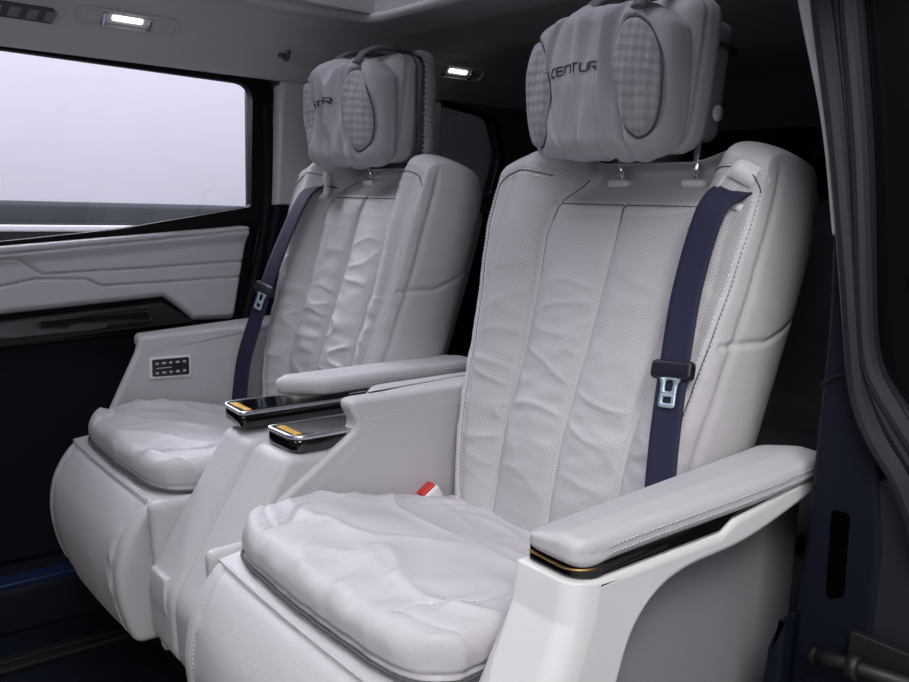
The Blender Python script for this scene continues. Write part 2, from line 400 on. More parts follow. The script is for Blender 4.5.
    # outer body around it: side wall above, pillar, rear quarter
    hole2 = fillet([(.92, .975, .04), (1.15, .99, .05), (1.19, 1.13, .06), (1.15, 1.245, .05), (.92, 1.272, .03)], 8)
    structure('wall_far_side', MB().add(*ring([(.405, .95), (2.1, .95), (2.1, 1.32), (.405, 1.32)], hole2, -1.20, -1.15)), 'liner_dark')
    structure('wall_far_side', box(MB(), -1.24, -1.15, .405, 2.1, 0, .95), 'black')
    structure('window_2', MB().add(*slab(hole2, -1.168, -1.164, 0, .001, 1)), 'tint')
    loop = np.array([(-1.148, p[0], p[1]) for p in hole2]); structure('trim_7', MB().add(*tube(loop, .008, 8, True)), 'rubber')
    # pillar trim, light above and navy below
    structure('trim_8', MB().add(*slab(fillet([(.392, .957), (.93, .957), (.93, 1.27), (.405, 1.275, .02)]), -1.19, -1.135, 0, .012)), 'trim')
    structure('trim_9', MB().add(*slab(fillet([(.30, .10), (.95, .10), (.95, .957), (.392, .957, .01), (.37, .86, .1)]), -1.19, -1.14, 0, .012)), 'navy')
    # side of the roof and the roof itself
    prof = [(-1.25, 1.285), (-1.165, 1.285), (-1.15, 1.272), (-1.138, 1.278), (-1.08, 1.34), (-1.03, 1.39), (-.98, 1.412), (-.9, 1.42), (-.9, 1.52), (-1.25, 1.52)]
    structure('wall_roof_side', MB().add(*slab(prof, -1.35, 2.1, 1, .0005, 1)), 'liner', ang=60)
    prof2 = [(-.75 - a, b) for a, b in prof if True]; prof2 = [(-.75 + 1.25 - .0 - (a + 1.25) + 0.0, b) for a, b in prof]
    structure('wall_roof_near_side', MB().add(*slab(prof2[::-1], -1.35, 2.1, 1, .0005, 1)), 'liner', ang=60)
    hole = fillet([(.17, -1.1, .06), (.17, .54, .07), (-.93, .54, .07), (-.93, -1.1, .06)], 8)
    structure('ceiling', MB().add(*ring([(-.92, -1.35), (.17, -1.35), (.17, 2.1), (-.92, 2.1)], fillet([(.165, -1.13, .06), (.165, .58, .07), (-.915, .58, .07), (-.915, -1.13, .06)], 8), 1.42, 1.52, 2)), 'liner', ang=60)
    # raised surround of the roof opening
    mb = MB(); outl = fillet([(.31, -1.3, .1), (.31, .69, .12), (-1.06, .69, .12), (-1.06, -1.3, .1)], 8)
    V, F = ring(outl, hole, 1.405, 1.45, 2); mb.add(V, F)
    lp = np.array([(p[0], p[1], 1.412) for p in hole]); mb.add(*tube(lp, .012, 8, True))
    lp = np.array([(p[0], p[1], 1.418) for p in outl]); mb.add(*tube(lp, .014, 8, True))
    structure('trim_10', mb, 'liner', ang=60)
    structure('window_3', box(MB(), -1.0, .25, -1.25, .62, 1.50, 1.505, .002), 'tint')
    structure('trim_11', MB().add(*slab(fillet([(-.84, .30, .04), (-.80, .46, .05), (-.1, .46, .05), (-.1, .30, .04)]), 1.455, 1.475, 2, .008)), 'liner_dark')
    # rear of the cabin
    structure('wall_back', box(MB(), -1.25, .50, 2.02, 2.1, 0, 1.52), 'black')
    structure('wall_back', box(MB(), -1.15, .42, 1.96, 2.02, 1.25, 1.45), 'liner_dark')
    structure('window_4', box(MB(), -1.05, .30, 2.005, 2.02, .95, 1.33, .003), 'gloss')
    mb = MB(); box(mb, .45, .50, .42, 2.1, 0, 1.52); structure('wall_near_side', mb, 'black')
    # ---- near side door opening, seen edge on at the right (outlines in x, z)
    def edge(name, L_, R_, y0, y1, m_, bev=.006):
        poly = [tuple(p) for p in L_] + [tuple(p) for p in reversed(R_)]
        structure(name, MB().add(*slab(poly, y0, y1, 1, bev)), m_)
    L0 = spline([(.285, 1.40), (.332, 1.221), (.375, 1.08), (.402, .952)], 6)
    R0 = spline([(.335, 1.40), (.372, 1.217), (.41, 1.08), (.435, .952)], 6)
    edge('trim_12', L0, R0, .30, .42, 'trim', .008)
    L1 = spline([(.402, .952), (.408, .85), (.408, .758), (.407, .608), (.404, .45), (.40, 0)], 6)
    R1 = [(.435, .952), (.455, .85), (.475, .76), (.50, .60), (.50, .45), (.50, 0)]
    edge('trim_13', L1, R1, .302, .42, 'navy', .01)
    # seal: broad rubber profile following the opening
    Ls = spline([(.325, 1.36), (.357, 1.217), (.392, 1.08), (.42, .951), (.442, .84), (.455, .765), (.475, .72), (.510, .675), (.54, .60)], 6)
    Rs = spline([(.385, 1.36), (.409, 1.209), (.437, 1.05), (.457, .894), (.466, .835), (.480, .80), (.510, .765), (.545, .72), (.59, .64)], 6)
    Cs = (resample(Ls, .02)[:30], resample(Rs, .02)[:30]); n_ = min(len(Cs[0]), len(Cs[1]))
    A = resample(Ls, np.linalg.norm(np.diff(Ls, axis=0), axis=1).sum() / 40)[:40]; B = resample(Rs, np.linalg.norm(np.diff(Rs, axis=0), axis=1).sum() / 40)[:40]
    mb = MB()
    for f_, r_, yy in ((.22, .0125, .292), (.55, .009, .296), (.84, .0105, .290)):
        P = A * (1 - f_) + B * f_; mb.add(*tube(np.stack([P[:, 0], np.full(len(P), yy), P[:, 1]], 1), r_, 10))
    poly = np.concatenate([A, B[::-1]]); mb.add(*slab(poly, .298, .36, 1, .003)); structure('trim_14', mb, 'seal')
    # black painted body side with dark quarter glass behind the seal
    C_ = spline([(.68, 1.36), (.68, 1.2), (.68, 1.0), (.68, .85), (.68, .64)], 6)
    edge('wall_body_side', Rs, C_, .31, .40, 'paint', .004)
    structure('trim_15', MB().add(*tube([(.455, .297, .90), (.463, .297, .85), (.467, .298, .81), (.470, .299, .79)], .0025, 6)), 'silver')  # thin silver tube drawn in as a highlight beside the seal
    structure('trim_16', MB().add(*tube(spline([(.50, .302, .92), (.51, .300, .905), (.55, .298, .91), (.60, .300, .915)], 6), .006, 8)), 'rubber')
    low = fillet([(.455, .62), (.49, .70, .02), (.54, .62, .02), (.66, .60), (.66, 0), (.455, 0)])
    structure('trim_17', MB().add(*slab(low, .306, .40, 1, .006)), 'seal')
    # slot in the lower pillar: flat plate painted black as its dark inside
    slot = fillet([(.438, .632, .006), (.459, .632, .006), (.463, .53, .008), (.442, .52, .01)])
    structure('trim_18', MB().add(*slab(slot, .299, .304, 1, .002)), 'slot_dark')
    structure('trim_19', MB().add(*tube([(.409, .30, .775), (.425, .298, .79), (.445, .298, .797)], .0022, 6)), 'navy_dark')
    # slanted navy sill cover below the seat side
    structure('trim_20', MB().add(*slab(fillet([(.405, .0), (.405, .50, .01), (.385, .44, .03), (.36, 0)]), .28, .44, 1, .006)), 'navy')
    # ---- the studio outside
    structure('floor_studio', box(MB(), -6.0, 4.0, -4.0, 6.0, -.38, -.30), 'floor_out')
    structure('wall_studio', box(MB(), -4.3, -4.2, -4.0, 6.0, -.3, 4.0), 'wall_out')
build_shell()
# low slate counter that runs along the studio wall, with a white top band
cb = MB(); box(cb, -4.19, -3.9, -3.5, 1.75, .80, .919, .01); a_ = obj('studio_counter', cb, 'wall_dark', mirror=False)
cb2 = MB(); box(cb2, -4.19, -3.88, -3.5, 1.75, .763, .80, .006); obj('white_band', cb2, 'wall_line', a_, mirror=False)
cb3 = MB(); box(cb3, -4.19, -3.9, -3.5, 1.75, -.3, .763, .01); obj('base', cb3, 'wall_dark', a_, mirror=False)
tag(a_, 'slate grey counter outside, seen through the side window against the white wall', 'counter')
# ================================================================ FIXTURES ON THE ROOF SIDE
def fixture(name, y0, y1, label, cat, lamp=True):
    """oval console let into the slanted roof side, with a lit lens"""
    c = np.array([-1.072, (y0+y1)/2, 1.348]); nrm = np.array([.7071, 0, -.7071]); up = np.array([.7071, 0, .7071])
    r = empty(name, tuple(c)); tag(r, label, cat); hw = (y1-y0)/2
    def loc(V): V = np.asarray(V); return V[:, [0]] * np.array([[0, 1, 0]]) + V[:, [1]] * up + V[:, [2]] * nrm
    def part(nm, outline, a, b, bev, mt, par=r):
        V, F = slab(outline, a, b, 2, bev); return obj(nm, MB().add(loc(V), F), mt, par, mirror=False)
    o = fillet([(-hw, -.024, .02), (hw, -.024, .02), (hw, .024, .02), (-hw, .024, .02)], 8)
    i = fillet([(-hw+.008, -.017, .016), (hw-.008, -.017, .016), (hw-.008, .017, .016), (-hw+.008, .017, .016)], 8)
    V, F = ring(o, i, -.004, .004, 2); obj('bezel', MB().add(loc(V), F), 'liner', r, mirror=False)
    part('housing', i, -.006, -.001, .001, 'liner_dark')
    part('lens', fillet([(-.035, -.001, .004), (.030, -.001, .004), (.030, .011, .004), (-.035, .011, .004)]), .001, .006, .002, 'lamp')
    part('reflector', fillet([(-.048, -.010, .004), (.044, -.010, .004), (.044, .014, .004), (-.048, .014, .004)]), .0, .003, .001, 'shell')
    for s_ in (-.052, .046): part('handle_post', fillet([(s_-.004, -.016), (s_+.004, -.016), (s_+.004, .016), (s_-.004, .016)]), .0, .009, .002, 'chrome')
    return r
fixture('grab_handle_lamp', -.113, .112, 'grey grab handle housing with a lit lamp above the side window', 'reading lamp')
fixture('grab_handle_lamp', .835, 1.03, 'dim grey handle housing with lit lamp behind the far headrest', 'reading lamp')
def vent():
    c = np.array([-1.082, -.27, 1.336]); nrm = np.array([.7071, 0, -.7071]); up = np.array([.7071, 0, .7071])
    loc = lambda V: V[:, [0]] * np.array([[0, 1, 0]]) + V[:, [1]] * up + V[:, [2]] * nrm
    r = empty('air_vent', tuple(c)); tag(r, 'grey slotted roof air vent at the top left corner', 'air vent')
    V, F = slab(fillet([(-.12, -.018, .008), (.12, -.018, .008), (.12, .018, .008), (-.12, .018, .008)]), -.003, .004, 2, .002); obj('frame', MB().add(loc(V), F), 'liner_dark', r, mirror=False)
    for k in range(7):
        x = -.105 + k * .034
        V, F = slab(fillet([(x, -.012, .002), (x+.02, -.012, .002), (x+.026, .012, .002), (x+.006, .012, .002)]), .003, .0055, 2, .001)
        obj('slot', MB().add(loc(V), F), 'shell_dark', r, mirror=False)
vent()
hk = MB(); V, F = tube(spline([(-1.095, .385, 1.325), (-1.075, .386, 1.315), (-1.065, .386, 1.322), (-1.06, .386, 1.335)], 6), .005, 8); hk.add(V, F)
V, F = simplebox((-1.093, .386, 1.33), (.006, .014, .008), .004); hk.add(V, F)
tag(obj('coat_hook', hk, 'liner_dark', mirror=False), 'small grey coat hook on the roof side left of the far headrest', 'coat hook')

# ================================================================ REAR ROW
def rear_seat(ox, label):
    r = empty('rear_seat', (ox, 1.25, 0)); tag(r, label, 'rear seat', 'third row seats')
    def pad(nm, c, h, rr, f=None):
        V, N, F = rbox(*h, rr, .015); V = V + np.array(c)
        if f is not None: V = f(V, N)
        obj(nm, MB().add(V, F), 'seat_rear', r, mirror=False)
    lean = lambda V, N: np.stack([V[:, 0] * (1 - .12 * sst((V[:, 2] - .75) / .4)), V[:, 1] + (V[:, 2] - .45) * .22, V[:, 2]], 1)
    def bk(V, N):
        u = V[:, 0]; g = sum(np.exp(-((u - a) / .006) ** 2) for a in (-.13, 0, .13)) * .008
        g = g + np.exp(-((V[:, 2] - .55) / .006) ** 2) * .006
        V = V.copy(); V[:, 1] += np.clip(-N[:, 1], 0, 1) * (g - .02 * np.abs(np.sin(u * math.pi / .26)) * 0 - .03 * sst((np.abs(u) - .12) / .08)); return lean(V, N)
    pad('backrest', (0, 0, .72), (.24, .06, .29), .05, bk)
    pad('seat_cushion', (0, -.22, .42), (.25, .24, .06), .05)
    pad('base', (0, -.18, .18), (.22, .20, .18), .04)
    pad('headrest', (0, 0, 1.12), (.13, .045, .085), .04, lean)
    for s_ in (-.05, .05):
        obj('headrest_post', MB().add(*tube([(s_, .125, .99), (s_, .14, 1.06)], .006, 8)), 'chrome', r, mirror=False)
rear_seat(.03, 'charcoal third row seat behind the right side of the nearer grey seat')
rear_seat(-.74, 'charcoal third row seat behind the gap between the two grey seats')

# ================================================================ CAPTAIN SEATS
VD = np.array([0, .2554, .967]); ND = np.array([0, -.967, .2554]); B0 = np.array([0, .270, .44])
SX1 = [(.128, 0), (.128, .12), (.130, .27), (.140, .40), (.148, .50), (.142, .545), (.132, .60)]
def hw(v): return np.interp(v, [-.03, .05, .25, .42, .52, .60, .68], [.226, .236, .252, .267, .273, .271, .256])
def bolster(u, v):
    a = np.abs(u); w_ = hw(v)
    B = np.interp(v, [0, .1, .3, .5, .6, .68], [.018, .028, .037, .044, .038, .02])
    return B * sst((a - .125) / .085)
U1, U2 = 44 * .58 / 176, 76 * .58 / 176
def umap(U, v):
    s1 = np.interp(v, [p[1] for p in SX1], [p[0] for p in SX1]); h = hw(v); e = h - np.interp(v, [0, .3, .5, .6], [.038, .028, .014, .008]); a = np.abs(U)
    r_ = np.where(a < U1, a / U1 * s1, np.where(a < U2, s1 + (a - U1) / (U2 - U1) * (e - s1), e + (a - U2) / (.29 - U2) * (h - e)))
    return np.sign(U) * r_
def backf(U, V_, seed, folds, U0):
    """forward offset of the front surface of the backrest"""
    s1 = np.interp(V_, [p[1] for p in SX1], [p[0] for p in SX1]); a = np.abs(U)
    d = bolster(U, V_)
    top = .560
    inch = (a < s1)
    # three... two centre channels between the side seams and one centre seam
    t = np.where(inch, a / s1, 0); ch = np.where(inch, np.sqrt(np.clip(1 - (2 * t - 1) ** 2, 0, 1)), 0)
    amp = np.interp(V_, [0, .08, .3, .52, .55], [.005, .017, .020, .014, .002]) * folds
    d = d + amp * ch
    tb = np.clip((a - s1) / (hw(V_) - .045 - s1), 0, 1)
    d = d + np.where(a >= s1, .010 * folds * np.sqrt(np.clip(1 - (2 * tb - 1) ** 2, 0, 1)), 0)
    fade = 1 - sst((V_ - top) / .01)
    A0 = np.abs(U0)
    d -= .0065 * np.exp(-(np.abs(A0 - U1) / .0045) ** 2) + .006 * np.exp(-(A0 / .0045) ** 2) * fade
    d -= .0045 * np.exp(-((A0 - U2) / .003) ** 2) * (V_ < .60)
    d -= .006 * np.exp(-((V_ - top) / .003) ** 2) * (a < s1 + .004)
    # yoke falls back towards the posts
    c = 1 - sst((a - .10) / .10)
    d -= c * np.clip(V_ - top, 0, 1) * 1.15
    # leather folds
    Q = np.stack([U, V_, np.zeros_like(U)], 1)
    w1 = nz(Q, (8, 19, 1), seed); w2 = nz(Q, (20, 42, 1), seed + 5)
    env = np.exp(-((V_ - .20) / .13) ** 2) + .35 * np.exp(-((V_ - .40) / .10) ** 2)
    r1 = 1 - np.abs(w1) * 2.4
    sd_ = sst(np.minimum(np.minimum(np.abs(np.abs(U0) - U1), np.abs(U0)), np.abs(np.abs(U0) - U2)) / .028)
    d += folds * env * sd_ * .80 * (.0065 * np.clip(r1, -1, 1) ** 3 + .004 * w2) * (1 - sst((V_ - .5) / .05))
    d += .0015 * w1
    return d
def lim_(a0): return .662 - .022 * (1 - sst((a0 * .29 - .08) / .10)) - .075 * np.clip((a0 - .60) / .40, 0, 1) ** 3
def back_warp(P, N, seed, folds):
    """P: box coordinates u, v, w (w 0 at the front, -.13 at the back)"""
    u, v, w_ = P[:, 0].copy(), P[:, 1].copy(), P[:, 2].copy()
    L_ = .655; a0 = np.abs(u) / .29; U0 = u.copy()
    lim = lim_(a0)
    v = np.where(v > 0, v * lim / L_, v)
    u = umap(u, v)
    fw = np.clip(N[:, 2], 0, 1) ** .7
    d = fw * backf(u, v, seed, folds, U0)
    side = np.clip(np.abs(N[:, 0]), 0, 1) * (w_ < -.004)
    # the side: rounded, with a diagonal seam, narrowing to the back
    bb = np.clip(-w_ / .13, 0, 1); fw0 = np.clip(N[:, 2], 0, 1)
    u = u + np.sign(u) * (.013 * np.sin(np.clip(bb, 0, 1) * math.pi) * (1 - fw0) - .016 * bb ** 2)
    q = np.stack([w_, v], 1); gs = np.exp(-(dpoly(q, [(.0, .355), (-.14, .455)]) / .0032) ** 2) * .006 * side
    gs = gs + np.exp(-(dpoly(q, [(-.014, -.1), (-.014, .62)]) / .0028) ** 2) * .004 * side
    u = u - np.sign(u) * gs
    # back leans more than the front: thicker at the base
    w2 = w_ * (1 + .25 * (1 - np.clip(v / .6, 0, 1)))
    # long belly of the front face
    belly = .012 * np.exp(-((v - .18) / .12) ** 2)
    o = B0 + u[:, None] * np.array([1, 0, 0]) + v[:, None] * VD + (w2 + d + belly * fw)[:, None] * ND
    return o
def cushion_warp(P, N, seed):
    u, y, z = P[:, 0].copy(), P[:, 1].copy(), P[:, 2].copy()
    fr = np.clip((-y + .06) / .28, 0, 1)
    up = np.clip(N[:, 2], 0, 1)
    hx = np.interp(y, [-.22, -.19, 0, .22], [.236, .246, .250, .240]) / .25
    yy = y + .07 - .012 * (1 - (u / .256) ** 2) * fr ** 2
    # plan corners
    cr = np.clip((np.abs(u) - .17) / .086, 0, 1) ** 2.2 * sst((-y - .08) / .13) * .030
    yy = yy + cr
    crown = .009 * (1 - (u / .26) ** 4) * np.cos(np.clip(y / .23, -1, 1) * 1.3) + .008 * sst((np.abs(u) - .15) / .05) * (1 - sst((np.abs(u) - .225) / .03)) * sst((y + .19) / .16)
    Q = np.stack([u, y, np.zeros_like(u)], 1)
    w1 = nz(Q, (5, 11, 1), seed); w2 = nz(Q, (22, 13, 1), seed + 3); w3 = nz(Q, (34, 9, 1), seed + 9)
    d = crown + .006 * (1 - np.clip(np.abs(w1) * 3.4, 0, 1)) ** 2 + .0042 * w2 * (.3 + sst((-y) / .15)) + .002 * w1
    edge = sst((-y - .10) / .07) * sst((y + .225) / .02 + .2)
    d += .0035 * np.clip(1 - np.abs(w3) * 2.6, -1, 1) * edge * .8
    g = 0
    for s_ in (-1, 1):
        L_ = spline([(s_*.150, -.22), (s_*.152, -.185), (s_*.160, -.16), (s_*.185, -.135), (s_*.196, -.10), (s_*.195, .0), (s_*.185, .12), (s_*.17, .22)], 6)
        g = g + np.exp(-(dpoly(np.stack([u, y], 1), L_) / .0028) ** 2) * .006
    L_ = spline([(-.25, -.178), (-.15, -.186), (0, -.19), (.15, -.186), (.25, -.178)], 6)
    g = g + np.exp(-(dpoly(np.stack([u, y], 1), L_) / .003) ** 2) * .003 * (np.abs(u) > .15)
    d -= g
    # waist line round the edge
    sd = np.clip(1 - up, 0, 1) * (z > -.03) * (z < .03)
    pinch = np.exp(-((z + .012) / .0035) ** 2) * .005 * (1 - up)
    nx, ny = N[:, 0], N[:, 1]
    wav = .003 * nz(np.stack([u * 1, y, z], 1), (30, 30, 8), seed + 2) * (1 - up)
    z2 = .482 + z + up * d - .058 * sst((y + .14) / .34) - .004 * sst((-y - .1) / .1)
    return np.stack([u * hx + nx * (wav - pinch), yy + ny * (wav - pinch), z2], 1)
_lt = spline([(0, -.208), (.12, -.220), (.3, -.232), (.5, -.237), (.7, -.229), (.85, -.211), (.95, -.192), (1, -.178)], 12)
def lrf(s): return np.interp(s, _lt[:, 0], _lt[:, 1])
def leg_warp(V, N, seed):
    u, t, z = V[:, 0], V[:, 1], V[:, 2]; s = (z + .13) / .26
    fr = np.clip(-N[:, 1], 0, 1)
    g = np.exp(-((np.abs(u) - .203) / .003) ** 2) * .005
    Q = np.stack([u, z, u * 0], 1)
    wr = .003 * nz(Q, (9, 7, 1), seed) + .003 * np.exp(-((np.abs(u) - .188) / .012) ** 2) * np.clip(nz(Q, (10, 34, 1), seed + 4) * 2, -1, 1)
    y = lrf(s) + .042 + t - fr * (.010 * np.cos(u / .25 * 1.4) + wr - g)
    return np.stack([u * (1 - .02 * (1 - s)), y, .318 + z], 1)
def rf(V, xo, yf, R_=.034, ln=.16):
    V = np.array(V); k = np.clip((V[:, 0] - (xo - R_)) / R_, 0, .98); ty_ = 1 - sst((V[:, 1] - yf) / .34)
    V[:, 1] += R_ * (1 - np.sqrt(1 - k * k)) * (1 - sst((V[:, 1] - yf) / ln)); V[:, 0] -= .017 * ty_ * np.clip((V[:, 0] - .28) / .1, 0, 1.1); return V
def make_seat(ox, sgn, seed, folds, label, belt_path):
    SIDE[0] = sgn; hxo = -.015 if sgn > 0 else .014
    root = empty('captain_seat', (ox, 0, 0)); tag(root, label, 'car seat', 'captain seats of the second row')
    T = lambda name, mb, mats, par=root, lab=None: obj(name, mb, mats, par, label=lab)
    # ---- backrest
    V, N, F = rbox(.29, .345, .065, .036, .0033)
    P = V + np.array([0, .31, -.065]); W_ = back_warp(P, N, seed, folds)
    pu = umap(P[:, 0], P[:, 1])
    pf = (N[:, 2] > .75) * (P[:, 1] < .618) * 1.0
    pf *= ~((np.abs(pu) < .145) & (P[:, 1] > .585))
    pf *= (np.abs(P[:, 0]) < U2 - .009); pf *= (np.abs(np.abs(P[:, 0]) - U1) > .0045); pf *= (np.abs(P[:, 0]) > .0045) | (P[:, 1] > .55); pf *= (np.abs(P[:, 1] - .560) > .006) | (np.abs(P[:, 0]) > U1)
    LP = P.copy(); LP[:, 0] = pu; mb = MB().add(W_, F, 0, LP, pf)
    surf = lambda q, lift=.0006: back_warp(np.stack([q[:, 0], q[:, 1] * .655 / np.maximum(lim_(np.abs(q[:, 0]) / .29), .3), np.zeros(len(q))], 1), np.tile([0, 0, 1.0], (len(q), 1)), seed, folds) + ND * lift
    for s_ in (-1, 1):
        for off in (-.0065, .0065):
            L_ = [(s_ * (U2 - off), v) for v in np.linspace(.0, .55, 12)] + [(s_ * (U2 - .006 - off), .583), (s_ * (.222 - off), .603 - off), (s_ * .170, .606 - off)]
            dashes(mb, surf, L_, 1)
    for L_, rr_ in [([(s_ * U1, v) for v in np.linspace(.0, .615, 14)], .0014) for s_ in (-1, 1)] + [([(0, v) for v in np.linspace(0, .560, 12)], .0014), ([(x, .560) for x in np.linspace(-U1, U1, 8)], .0011)] + [([(s_ * U2, v) for v in np.linspace(.0, .56, 12)] + [(s_ * (U2 - .006), .583), (s_ * .222, .603), (s_ * .170, .606)], .0010) for s_ in (-1, 1)]:
        Q_ = resample(spline(L_, 8), .004); mb.add(*tube(surf(Q_, .0008), rr_, 6), 2)  # dark tubes laid in the grooves draw in their shade
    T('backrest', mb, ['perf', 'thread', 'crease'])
    # top yoke guides for the posts
    for s_ in (-1, 1):
        c = np.array([s_ * .075 + .010, .487, 1.016])
        V, N, F = rbox(.022, .016, .007, .006, .004); T('post_guide', MB().add(V + c, F), 'shell')
    # back shell of the seat
    V, N, F = rbox(.25, .30, .02, .018, .02); P = V + np.array([0, .28, -.155]); P[:, 0] *= hw(P[:, 1]) / .30
    T('back_shell', MB().add(B0 + P[:, [0]] * [[1, 0, 0]] + P[:, [1]] * VD[None] + P[:, [2]] * ND[None], F), 'shell_dark')
    # ---- seat cushion
    V, N, F = rbox(.250, .222, .028, .022, .0036)
    mb = MB().add(cushion_warp(V, N, seed + 2), F, 0, V)
    csf = lambda q: cushion_warp(np.stack([q[:, 0], q[:, 1], np.full(len(q), .028)], 1), np.tile([0, 0, 1.0], (len(q), 1)), seed + 2) + np.array([0, 0, .0007])
    for s_ in (-1, 1): dashes(mb, csf, [(s_*.157, -.19), (s_*.165, -.165), (s_*.188, -.142), (s_*.203, -.10), (s_*.202, .0), (s_*.192, .12)], 1)
    cu_ = T('seat_cushion', mb, ['leather', 'thread', 'crease'])
    ed = fillet([(-.250, -.222, .027), (.250, -.222, .027), (.250, .222, .027), (-.250, .222, .027)], 6); ed = resample(np.concatenate([ed, ed[:1]]), .01)[:-1]
    nn = np.stack([np.clip(ed[:, 0] / .25, -1, 1) ** 9, np.clip(ed[:, 1] / .222, -1, 1) ** 9, ed[:, 0] * 0], 1); nn /= np.maximum(np.linalg.norm(nn, axis=1, keepdims=True), 1e-6)
    pp = cushion_warp(np.stack([ed[:, 0], ed[:, 1], np.full(len(ed), -.020)], 1), nn, seed + 2)
    T('piping', MB().add(*tube(pp, .0026, 6, True)), 'crease', cu_)  # edge piping, coloured dark to paint the shaded gap under the lip
    # ---- seat base below, its ledge slopes down to the leg rest
    base = fillet([(-.120, .452, .012), (-.172, .446, .006), (-.176, .30, .05), (-.12, .17, .06), (.30, .15, .05), (.34, .36, .05), (.20, .400, .03), (.0, .442, .03)], 8)
    V, F = slab(base, -.250, .262, 0, .02, 5); T('seat_base', MB().add(V, F), 'leather')
    V, N, F = rbox(.20, .17, .09, .02, .03); T('seat_pedestal', MB().add(V + [0, .10, .09], F), 'black')
    # ---- leg rest
    V, N, F = rbox(.237, .032, .130, .014, .005)
    mb = MB().add(leg_warp(V, N, seed), F, 0, V)
    lsf = lambda q: leg_warp(np.stack([q[:, 0], np.full(len(q), -.032), q[:, 1]], 1), np.tile([0, -1.0, 0], (len(q), 1)), seed) + [0, -.0005, 0]
    for s_ in (-1, 1): dashes(mb, lsf, [(s_*.195, z_) for z_ in (-.112, -.05, 0, .05, .112)], 1)
    T('leg_rest', mb, ['leather', 'thread', 'crease'])
    lp = [(x, -.172 - .008 * math.cos(x * 5), .4500) for x in np.linspace(-.222, .222, 24)]
    T('leg_rest_piping', MB().add(*tube(lp, .0022, 6)), 'leather')
    # ---- inner arm: padded wall, pad, console and tray (centre side is local -x)
    wall = fillet([(.055, .652, .022), (.50, .662, .03), (.50, .30, .05), (-.16, .30, .03), (-.155, .42, .04), (-.055, .515, .03), (.070, .615, .02)], 7)
    wall = fillet([(.056, .652, .022), (.48, .656, .03), (.48, .30, .05), (-.13, .30, .05), (-.155, .385, .03), (-.063, .508, .03), (.084, .606, .022)], 7)
    mb = MB().add(*slab(wall, -.288, -.250, 0, .008, 5))
    wf = lambda q: np.stack([np.full(len(q), -.2496), q[:, 0], q[:, 1]], 1)
    for off in (.016, .022): dashes(mb, wf, [(.46, .646 - off), (.12, .640 - off), (.098 + off * .6, .628 - off), (.080 + off, .600 - off * .5), (-.055 + off, .495 - off * .3), (-.10 + off, .44)], 1)
    T('arm_panel', mb, ['leather', 'thread'])
    pad = fillet([(-.262, .052, .02), (-.262, .48, .03), (-.338, .48, .03), (-.338, .115, .04), (-.285, .042, .03)], 7) if sgn < 0 else fillet([(-.275, .10, .01), (-.275, .48, .03), (-.338, .48, .03), (-.338, .16, .03)], 7)
    V, F = slab(pad, .622, .652, 2, .012, 5); V = np.array(V); V[:, 2] += (V[:, 1] - .04) * .012
    mb = MB().add(V, F); ps = lambda q: np.stack([np.full(len(q), -.3388), q[:, 0], q[:, 1]], 1)
    for zz_ in (.636, .641): dashes(mb, ps, [(.12, zz_), (.46, zz_ + .004)], 1)
    T('arm_pad', mb, ['leather', 'thread'])
    con = fillet([(-.045, .572, .03), (.48, .575, .02), (.48, .18, .03), (-.10, .16, .03), (-.185, .215, .05), (-.192, .33, .08), (-.105, .475, .1)], 8)
    T('console', MB().add(*slab(con, -.3735, -.258, 0, .014, 5)), 'leather')
    # seam and pull handle low on the front of the console
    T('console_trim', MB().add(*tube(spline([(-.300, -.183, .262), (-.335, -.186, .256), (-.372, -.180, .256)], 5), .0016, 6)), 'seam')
    if sgn < 0:
        V, N, F = rbox(.034, .006, .034, .005, .003)
        V = np.stack([V[:, 0] - .312 + .004 * V[:, 2] / .03, V[:, 1] - .187 + .003 * (V[:, 2] / .034) ** 2, V[:, 2] + .318], 1)
        T('release_lever', MB().add(V, F), 'leather')
    # inner side cover beside the leg rest
    V, N, F = rbox(.012, .11, .14, .011, .012)
    T('side_cover', MB().add(np.stack([V[:, 0] - .252, V[:, 1] - .055 - .02 * (V[:, 2] + .14) / .28, V[:, 2] + .315], 1), F), 'leather')
    tx, ty, tz = (0, 0, 0) if sgn > 0 else (.020, -.014, .010)
    tray = lambda g_: fillet([(-.352 + g_ + tx, -.034 + g_ + ty, .010), (-.352 + g_ + tx, .44, .01), (-.262 - g_ + tx, .44, .01), (-.262 - g_ + tx, -.030 + g_ + ty, .026)], 8)
    t_ = T('tray', MB().add(*slab(tray(0), .570 + tz, .5995 + tz, 2, .010, 5)), 'gloss')
    V, F = ring(tray(-.0010), tray(.004), .5965 + tz, .6025 + tz, 2); T('rim', MB().add(V, F), 'silver', t_)
    T('screen', MB().add(*slab(tray(.0038), .597 + tz, .6015 + tz, 2, .0008, 2)), 'gloss', t_)
    V, F = simplebox((-.309 + tx, -.015 + ty, .6018 + tz), (.032, .0065, .0006), .0005); V = np.array(V)
    T('label', MB().add(V, F), 'label', t_)
    # ---- outer arm
    fy = 0 if sgn > 0 else .06
    arc = spline([(.41, .634), (.338, .619), (.212, .593), (.114, .584), (.060, .566), (.020, .532), (.0, .48), (-.02, .40), (-.035, .30), (-.04, .20)], 6)
    out = np.array([fy, 0]) + np.concatenate([np.array(fillet([(-.17, .20), (-.165, .28, .05), (-.120, .42, .08), (-.066, .560, .03), (-.060, .604, .004), (.165, .613, .015), (.19, .627, .015), (.41, .649)], 6)), arc])
    V, F = slab(out, .276, .386, 0, .009, 6, 14); V = rf(V, .386, np.interp(V[:, 2], [.2, .28, .42, .56, .6], [-.17, -.16, -.12, -.066, -.06]) + fy); sharp(T('outer_arm_shell', MB().add(V, F), 'shell'), 50)
